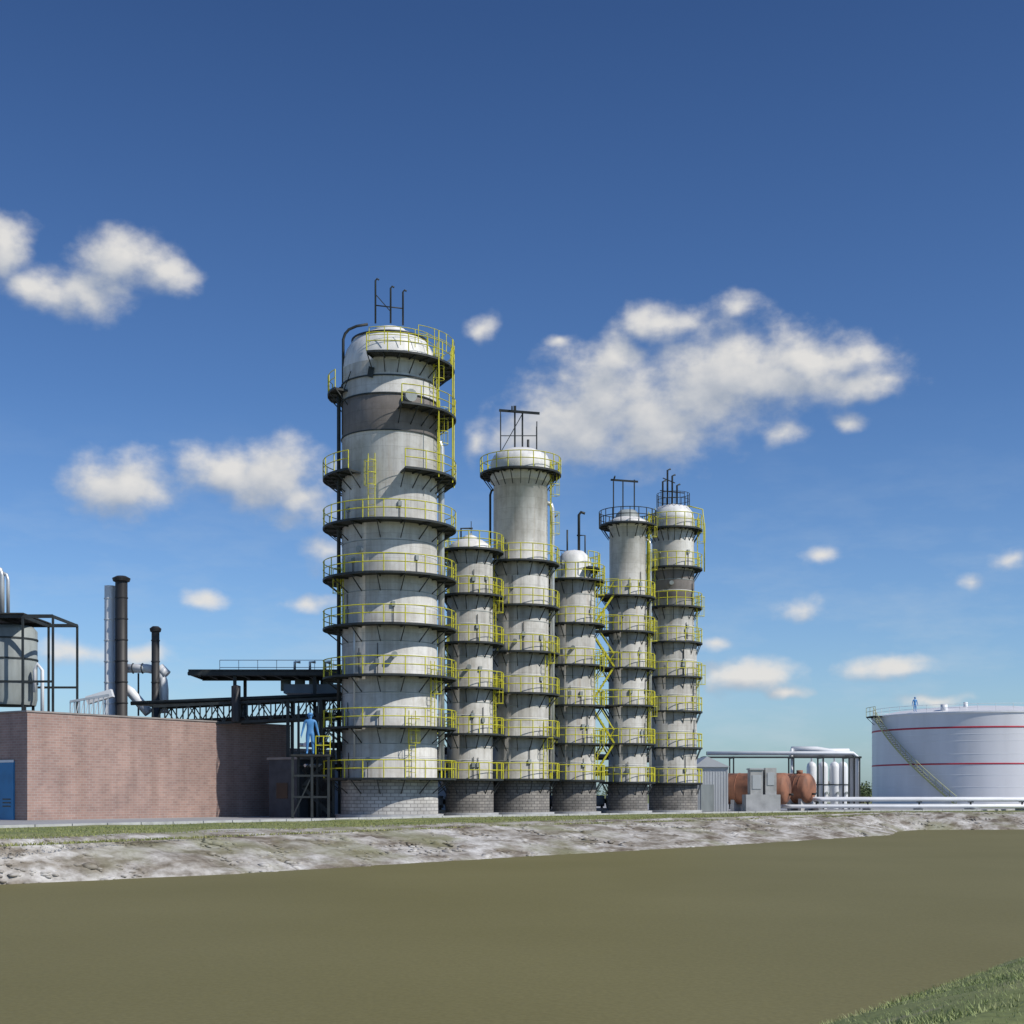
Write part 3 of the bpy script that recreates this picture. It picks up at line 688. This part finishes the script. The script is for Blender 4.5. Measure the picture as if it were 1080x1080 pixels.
# ------------------------------------------------------------------ ground
Wp=[(-900,-36.5),(25.3,-36.5),(33.2,-34.9),(46,-34.7),(64.7,-33.8),(90,-33.6),(99,-36.5),(104.4,-37.0),(109.5,-31.5),(120,-25),(150,-22),(4000,-22)]
Tp=[(-900,-38.2),(26.3,-38.05),(38.2,-40.0),(57.5,-41.8),(77.9,-40.6),(92,-39.8),(104,-41.0),(110,-38),(118,-33),(150,-28),(4000,-28)]
Gp=[(-900,-52),(36.3,-52.4),(71.9,-54.0),(90.8,-50.5),(104,-47.5),(113.5,-44),(125,-38),(160,-33),(4000,-33)]
def itp(P,a): return float(np.interp(a,[p[0] for p in P],[p[1] for p in P]))
from mathutils import noise as mnoise
sta=[-900,-500,-250,-120,-60,-30,-10]+list(np.arange(0,135,.45))+[140,150,170,200,260,350,500,800,1400,2500,4000]
def section(a):
    W=itp(Wp,a);T=itp(Tp,a);G=itp(Gp,a); nz=lambda s,sc,am: am*mnoise.noise(Vector((a*sc,s*sc,3.1)))
    pts=[(4000,0,0),(1500,0,0),(400,0,0),(120,0,0),(40,0,0),(15,0,0),(5,0,0),(0,0,0)]
    for s,z in((-1.5,0),(-3,-.05),(-4,-.35),(-5,-.68),(-6,-1.0),(-6.76,-1.25),(-7.6,-1.6),(-9,-2.2)): pts.append((s+nz(s,.5,.15),z+nz(s,1.1,.07),0))
    pts+= [(W+3,-2.4,0),(W+1.2,-1.9,1)]
    for i in range(17):
        t=i/16; s=W+(T-W)*t; z=-1.32+1.37*(t**.8)
        f=1 if 0<i<16 else .5
        pts.append((s+nz(s,.9,.2)*f,z+(nz(s,1.6,.12)+nz(s,.45,.14))*f*(1-abs(t-.5)),1))
    for t in(.12,.3,.5,.7,.86,.96): pts.append((T+(G-T)*t+nz(T,.4,.3),.05+nz(T+(G-T)*t,.3,.06),0))
    pts+=[(G,.02,2),(G-5,0.0,2),(G-30,0,2),(G-70,0,2),(G-130,0,0),(G-300,0,0),(G-800,0,0),(G-2000,0,0),(G-4500,0,0)]
    return pts
secs=[section(a) for a in sta]; nr=len(secs[0])
verts=[];faces=[];mi=[]
for a,sc in zip(sta,secs):
    for (s,z,m) in sc:
        x,y=XY(a,s); verts.append((x,y,z))
for i in range(len(sta)-1):
    for j in range(nr-1):
        faces.append((i*nr+j,i*nr+j+1,(i+1)*nr+j+1,(i+1)*nr+j)); m=secs[i][j][2]
        if m==2 and sta[i]>175: m=0
        mi.append(m)
m,nt,b=newmat('mown_grass')
n1=noise(nt,.25,6);n2=noise(nt,9,5,mapscale=(1,1,1));n3=noise(nt,1.2,5)
c=ramp(nt,n1,[(.3,(.13,.16,.045)),(.5,(.19,.22,.07)),(.7,(.27,.26,.12))])
c=mix(nt,.6,c,ramp(nt,n2,[(.3,(.55,.55,.5)),(.65,(1.15,1.15,1.1))]),'MULTIPLY')
c=mix(nt,ramp(nt,n3,[(.56,(0,0,0)),(.72,(.6,.6,.6))]),c,(.30,.265,.18))
nt.links.new(c,b.inputs['Base Color']); b.inputs['Roughness'].default_value=.95; bump(nt,b,n2,.5,.04)
M['grass']=m
ROT=-math.atan2(.814,.581)
def bankcolor(nt):
    # mottled rubble: patches elongated along the bank
    n1=noise(nt,.75,6,rough=.62,rot=ROT,mapscale=(.55,1.3,1.5));n2=noise(nt,2.6,5,rough=.65);n3=noise(nt,.22,3); n4=noise(nt,.35,4)
    c=ramp(nt,n1,[(.36,(.17,.14,.105)),(.45,(.31,.28,.24)),(.53,(.46,.44,.41)),(.66,(.62,.605,.58))])
    c=mix(nt,.75,c,ramp(nt,n2,[(.35,(.48,.45,.41)),(.58,(1.08,1.08,1.08))]),'MULTIPLY')
    c=mix(nt,.6,c,ramp(nt,n4,[(.38,(.62,.58,.52)),(.6,(1.05,1.05,1.05))]),'MULTIPLY')
    return mix(nt,ramp(nt,n3,[(.50,(0,0,0)),(.66,(.7,.7,.7))]),c,(.20,.20,.10))
m,nt,b=newmat('stony_bank'); nt.links.new(bankcolor(nt),b.inputs['Base Color']); b.inputs['Roughness'].default_value=.95
bump(nt,b,noise(nt,5,5),.5,.05); M['bank']=m
m,nt,b=newmat('yard_concrete')
n1=noise(nt,.12,6);n2=noise(nt,4,5)
c=ramp(nt,n1,[(.35,(.28,.28,.285)),(.65,(.40,.40,.41))]); c=mix(nt,.6,c,ramp(nt,n2,[(.3,(.75,.75,.75)),(.6,(1,1,1))]),'MULTIPLY')
nt.links.new(c,b.inputs['Base Color']); b.inputs['Roughness'].default_value=.9; M['yard']=m
me=bpy.data.meshes.new('ground'); me.from_pydata(verts,[],faces)
for k in('grass','bank','yard'): me.materials.append(M[k])
me.polygons.foreach_set('material_index',mi); me.polygons.foreach_set('use_smooth',[True]*len(faces)); me.update()
if me.polygons[len(faces)//2].normal.z<0: me.flip_normals()
g=bpy.data.objects.new('ground',me); C.collection.objects.link(g)
mb=MB()
aa=-20
while aa<135:
    p=XY(aa,itp(Gp,aa));q_=XY(aa+1.95,itp(Gp,aa+1.95)); mb.beam((*p,.06),(*q_,.06),.18,.2,'concrete'); aa+=2.0
mb.build('kerb',(0,0,0))
# water
m,nt,b=newmat('murky_river_water')
n1=noise(nt,.08,4);n2=noise(nt,14,3)
c=ramp(nt,n1,[(.3,(.165,.150,.066)),(.7,(.19,.173,.080))])
c=mix(nt,.6,c,ramp(nt,n2,[(.3,(.8,.8,.8)),(.7,(1.14,1.14,1.14))]),'MULTIPLY')
nt.links.new(c,b.inputs['Base Color']); b.inputs['Roughness'].default_value=.6; b.inputs['IOR'].default_value=1.12
bump(nt,b,noise(nt,5,3),.2,.03); M['water']=m
wv=[];wf=[]
ws=[-900,-100,0,40,80,95,104.4,109.5,120,150,500,4000]
for a in ws:
    for s in(-5.5,itp(Wp,a)-2.5): x,y=XY(a,s); wv.append((x,y,-1.2))
for i in range(len(ws)-1): wf.append((2*i,2*i+2,2*i+3,2*i+1))
me=bpy.data.meshes.new('river_water'); me.from_pydata(wv,[],wf); me.materials.append(m); me.update()
if me.polygons[0].normal.z<0: me.flip_normals()
o=bpy.data.objects.new('river_water',me); C.collection.objects.link(o)

# small stones on the far bank: one mesh
import bmesh
bm=bmesh.new(); bmesh.ops.create_icosphere(bm,subdivisions=1,radius=1)
iv=np.array([v.co[:] for v in bm.verts]); ifc=np.array([[v.index for v in f.verts] for f in bm.faces]); bm.free()
V=[];Fc=[];off=0
for _ in range(4800):
    a=random.uniform(14,125); t=random.random()**.8; W=itp(Wp,a);T=itp(Tp,a)
    s=W+(T-W)*t; z=-1.36+1.37*(t**.8); x,y=XY(a,s)
    r=random.uniform(.05,.13)*(1.8 if random.random()<.08 else 1)
    sc=np.array([random.uniform(.9,1.8),random.uniform(.9,1.6),random.uniform(.35,.6)])*r
    v=iv*(1+np.random.uniform(-.2,.2,(len(iv),1)))*sc
    th_=random.uniform(0,6.28); R_=np.array([[math.cos(th_),-math.sin(th_),0],[math.sin(th_),math.cos(th_),0],[0,0,1]])
    V.append(v@R_.T+np.array([x,y,z])); Fc.append(ifc+off); off+=len(iv)
me=bpy.data.meshes.new('bank_stones'); me.from_pydata(np.concatenate(V).tolist(),[],np.concatenate(Fc).tolist())
m,nt,b=newmat('bank_stone'); nt.links.new(bankcolor(nt),b.inputs['Base Color']); b.inputs['Roughness'].default_value=.9; me.materials.append(m)
me.polygons.foreach_set('use_smooth',[True]*len(me.polygons))
o=bpy.data.objects.new('bank_stones',me); C.collection.objects.link(o)

def blades(name,n,gen,hmin,hmax,w,cols):
    P=np.array([gen() for _ in range(n)]); ang=np.random.uniform(0,6.28,n); hh=np.random.uniform(hmin,hmax,n)
    dx=np.cos(ang)*w/2;dy=np.sin(ang)*w/2; lean=np.random.normal(0,.5,(n,2))*hh[:,None]
    v=np.zeros((n,3,3)); v[:,0]=P; v[:,1]=P; v[:,2]=P
    v[:,0,0]-=dx;v[:,0,1]-=dy;v[:,1,0]+=dx;v[:,1,1]+=dy; v[:,2,0]+=lean[:,0];v[:,2,1]+=lean[:,1];v[:,2,2]+=hh
    f=np.arange(n*3).reshape(n,3)
    me=bpy.data.meshes.new(name); me.from_pydata(v.reshape(-1,3).tolist(),[],f.tolist())
    m,nt,b=newmat(name+'_blade'); n1=noise(nt,.7,4); n2=noise(nt,6,3)
    c=ramp(nt,n1,cols); c=mix(nt,.6,c,ramp(nt,n2,[(.3,(.6,.6,.55)),(.65,(1.2,1.2,1.1))]),'MULTIPLY')
    nt.links.new(c,b.inputs['Base Color']); b.inputs['Roughness'].default_value=.7
    me.materials.append(m)
    o=bpy.data.objects.new(name,me); C.collection.objects.link(o)
def zn(s):
    return float(np.interp(-s,[1.5,3,4,5,6,6.76,7.6],[0,-.05,-.35,-.68,-1.0,-1.25,-1.6]))
def g1():
    a=random.uniform(4,34); s=random.uniform(-6.75,-1.0); x,y=XY(a,s); return (x,y,zn(s)-.05)
blades('near_bank_grass',70000,g1,.04,.10,.02,[(.3,(.19,.25,.09)),(.5,(.27,.33,.13)),(.7,(.42,.42,.23))])
def g2():
    a=random.uniform(16,118); T=itp(Tp,a);G=itp(Gp,a); t=random.random()**1.8*1.0-.08; x,y=XY(a,T+(G-T)*t); return (x,y,.02 if t>0 else -.1)
blades('far_bank_grass',45000,g2,.03,.11,.05,[(.3,(.18,.21,.06)),(.5,(.26,.28,.09)),(.7,(.36,.33,.15))])

# distant trees : trunks + leaf clumps, one mesh
V=[];Fa=[];mt=[]
def quad(c,r):
    n=Vector((random.gauss(0,1),random.gauss(0,1),random.gauss(0,1))).normalized(); u=n.orthogonal().normalized()*r; w=n.cross(u)
    b=len(V); 
    for q in(u,w,-u,-w): V.append(tuple(c+q*random.uniform(.6,1.1)))
    Fa.append((b,b+1,b+2,b+3)); mt.append(0)
specs=[(PX(px,240)+random.uniform(-.5,.5),240+random.uniform(-8,14),random.uniform(2.4,3.8)) for px in (893,897,902,906,908,909,911,913,916,920)]
specs+=[(PX(px,520),520+random.uniform(-20,20),random.uniform(2.5,4.5)) for px in range(560,1120,13)]
specs+=[(PX(px,520),520+random.uniform(-20,20),random.uniform(3,5)) for px in range(-300,560,20)]
for (x,y,hh) in specs:
    b=len(V)
    for k in range(5):
        t=2*math.pi*k/5; V.append((x+.2*math.cos(t),y+.2*math.sin(t),0)); 
    for k in range(5):
        t=2*math.pi*k/5; V.append((x+.08*math.cos(t),y+.08*math.sin(t),hh*.7))
    for k in range(5): Fa.append((b+k,b+(k+1)%5,b+5+(k+1)%5,b+5+k)); mt.append(1)
    for _ in range(9):
        cc=Vector((x+random.gauss(0,hh*.3),y+random.gauss(0,hh*.3),hh*random.uniform(.3,.85))); rr=hh*random.uniform(.15,.28)
        for _ in range(26):
            d=Vector((random.gauss(0,1),random.gauss(0,1),random.gauss(0,.8))); quad(cc+d*rr*.6,hh*.06)
me=bpy.data.meshes.new('distant_trees'); me.from_pydata(V,[],Fa)
me.materials.append(simple('tree_foliage',(.09,.125,.045),.8,0,.5,.8)); me.materials.append(simple('tree_bark',(.09,.07,.05),.9))
me.polygons.foreach_set('material_index',mt)
o=bpy.data.objects.new('distant_trees',me); C.collection.objects.link(o)

# ------------------------------------------------------------------ light
el=math.radians(43); hx,hy=.87,-.493
sd=Vector((hx*math.cos(el),hy*math.cos(el),math.sin(el))).normalized()
L=bpy.data.lights.new('sun','SUN'); L.energy=3.9; L.angle=math.radians(.53); L.color=(1,.955,.885)
so=bpy.data.objects.new('sun',L); so.rotation_euler=sd.to_track_quat('Z','Y').to_euler(); so.location=(40,-40,60); C.collection.objects.link(so)

# ------------------------------------------------------------------ sky
w=bpy.data.worlds.new('World'); scn.world=w; w.use_nodes=True; nt=w.node_tree
try: w.cycles.sampling_method='NONE'
except Exception as e: print(e)
bg=nt.nodes['Background']; bg.inputs['Strength'].default_value=.1
sky=N(nt,'ShaderNodeTexSky',sky_type='NISHITA'); sky.sun_disc=False; sky.sun_elevation=el; sky.sun_rotation=math.atan2(hx,hy)
sky.altitude=0; sky.air_density=1.0; sky.dust_density=.6; sky.ozone_density=2.0
tc=N(nt,'ShaderNodeTexCoord'); sep=N(nt,'ShaderNodeSeparateXYZ'); nt.links.new(tc.outputs['Generated'],sep.inputs[0])
def mth(op,*a,clamp=False):
    n=N(nt,'ShaderNodeMath',operation=op,use_clamp=clamp)
    for i,v in enumerate(a):
        if isinstance(v,(int,float)): n.inputs[i].default_value=v
        else: nt.links.new(v,n.inputs[i])
    return n.outputs[0]
az=mth('ARCTAN2',sep.outputs[0],sep.outputs[1]); elv=mth('ARCSINE',sep.outputs[2])
cmb=N(nt,'ShaderNodeCombineXYZ'); nt.links.new(az,cmb.inputs[0]); nt.links.new(elv,cmb.inputs[1]); P=cmb.outputs[0]
clouds=[(0,262,30,30),(38,302,34,16),(88,308,42,20),(140,274,52,24),(178,288,28,16),
(128,514,52,28),(240,497,46,24),(290,502,50,32),(318,524,34,22),
(700,342,44,17),(650,378,34,20),(640,412,64,36),(600,450,66,38),(690,445,70,42),(770,392,78,42),(850,382,72,32),(905,403,48,15),(560,465,38,26),(735,420,68,40),(820,405,66,22),
(785,712,52,14),(945,703,42,12)]
thin=[(775,322,24,14),(827,459,34,17),(895,446,24,12),(512,346,20,18),(588,362,18,9),(503,470,22,26),(345,585,30,24),
(867,585,28,11),(1066,590,24,11),(833,645,36,14),(1020,617,24,12),(833,727,30,9),(755,680,24,8),(985,738,36,8),
(215,634,28,11),(325,635,30,10),(85,688,60,16),(145,690,46,13),(600,400,30,18),(935,400,34,12)]
def vm(op,a,b=None,c=None):
    n=N(nt,'ShaderNodeVectorMath',operation=op)
    for i,v in enumerate((a,b,c)):
        if v is None: continue
        if isinstance(v,tuple): n.inputs[i].default_value=v
        else: nt.links.new(v,n.inputs[i])
    return n
def cnoise(vec,sc,det,rough,color=False):
    n=N(nt,'ShaderNodeTexNoise'); n.inputs['Scale'].default_value=sc; n.inputs['Detail'].default_value=det; n.inputs['Roughness'].default_value=rough
    nt.links.new(vec,n.inputs['Vector']); return n.outputs['Color' if color else 'Fac']
def field(vec,det,amp):
    wn=cnoise(vec,30,2,.5,True)
    wv_=vm('MULTIPLY_ADD',wn,(.026,.016,0),(-.013,-.008,0)).outputs[0]
    p=vm('ADD',vec,wv_).outputs[0]
    acc=None
    for (lst,wo) in((clouds,0),(thin,.34)):
        for (cx,cy,rx,ry) in lst:
            a=math.atan((cx-540)/F); e=math.atan((HZ-cy)/F*math.cos(a)); rx_=rx*1.22/F*math.cos(a)**2; ry_=ry*1.22/F
            l=vm('LENGTH',vm('MULTIPLY_ADD',p,(1/rx_,1/ry_,0),(-a/rx_,-e/ry_,0)).outputs[0]).outputs['Value']
            if wo: l=mth('ADD',l,wo)
            acc=l if acc is None else mth('SMOOTH_MIN',acc,l,.25)
    fb=cnoise(vm('MULTIPLY',vec,(1,1.35,1)).outputs[0],30,det,.56)
    return mth('ADD',acc,mth('MULTIPLY',mth('SUBTRACT',fb,.5),amp))
f0=field(P,8,1.7); f1=field(vm('ADD',P,(.007,.015,0)).outputs[0],3,1.2)
mr=N(nt,'ShaderNodeMapRange',interpolation_type='SMOOTHSTEP'); nt.links.new(f0,mr.inputs[0])
mr.inputs[1].default_value=1.25; mr.inputs[2].default_value=.2; mr.inputs[3].default_value=0; mr.inputs[4].default_value=.96
sh=mth('SUBTRACT',f1,f0)
mr2=N(nt,'ShaderNodeMapRange'); nt.links.new(sh,mr2.inputs[0]); mr2.inputs[1].default_value=-.75; mr2.inputs[2].default_value=.8
cr=ramp(nt,mr2.outputs[0],[(.0,(3.5,4.0,4.8)),(.45,(5.0,5.3,5.8)),(1,(7.7,7.55,7.3))])
hz=cnoise(vm('MULTIPLY',P,(1,3,1)).outputs[0],12,5,.62)
mh=N(nt,'ShaderNodeMapRange'); nt.links.new(hz,mh.inputs[0]); mh.inputs[1].default_value=.46; mh.inputs[2].default_value=.8; mh.inputs[4].default_value=.42
me_=N(nt,'ShaderNodeMapRange'); nt.links.new(elv,me_.inputs[0]); me_.inputs[1].default_value=.26; me_.inputs[2].default_value=.03
hazef=mth('MULTIPLY',mh.outputs[0],me_.outputs[0])
me2=N(nt,'ShaderNodeMapRange'); nt.links.new(elv,me2.inputs[0]); me2.inputs[1].default_value=0; me2.inputs[2].default_value=.56
gr=ramp(nt,me2.outputs[0],[(0,(.70,.98,1.32)),(.12,(.78,1.0,1.30)),(.28,(.66,.88,1.20)),(.48,(.50,.72,1.04)),(.9,(.35,.53,.81)),(1,(.35,.53,.81))])
skyc=mix(nt,1.0,sky.outputs[0],gr,'MULTIPLY')
base=mix(nt,hazef,skyc,(5.6,6.5,7.2))
tot=mix(nt,mr.outputs[0],base,cr)
nt.links.new(tot,bg.inputs['Color'])

# ------------------------------------------------------------------ camera
cam=bpy.data.cameras.new('camera'); cam.sensor_width=36; cam.lens=50; cam.clip_end=12000; cam.clip_start=.1
cam.shift_y=(HZ-540)/1080
co=bpy.data.objects.new('camera',cam); co.location=(0,0,H); co.rotation_euler=(math.radians(90),0,0); C.collection.objects.link(co)
scn.camera=co
scn.view_settings.view_transform='Standard'; scn.view_settings.look='None'; scn.view_settings.exposure=0; scn.view_settings.gamma=1
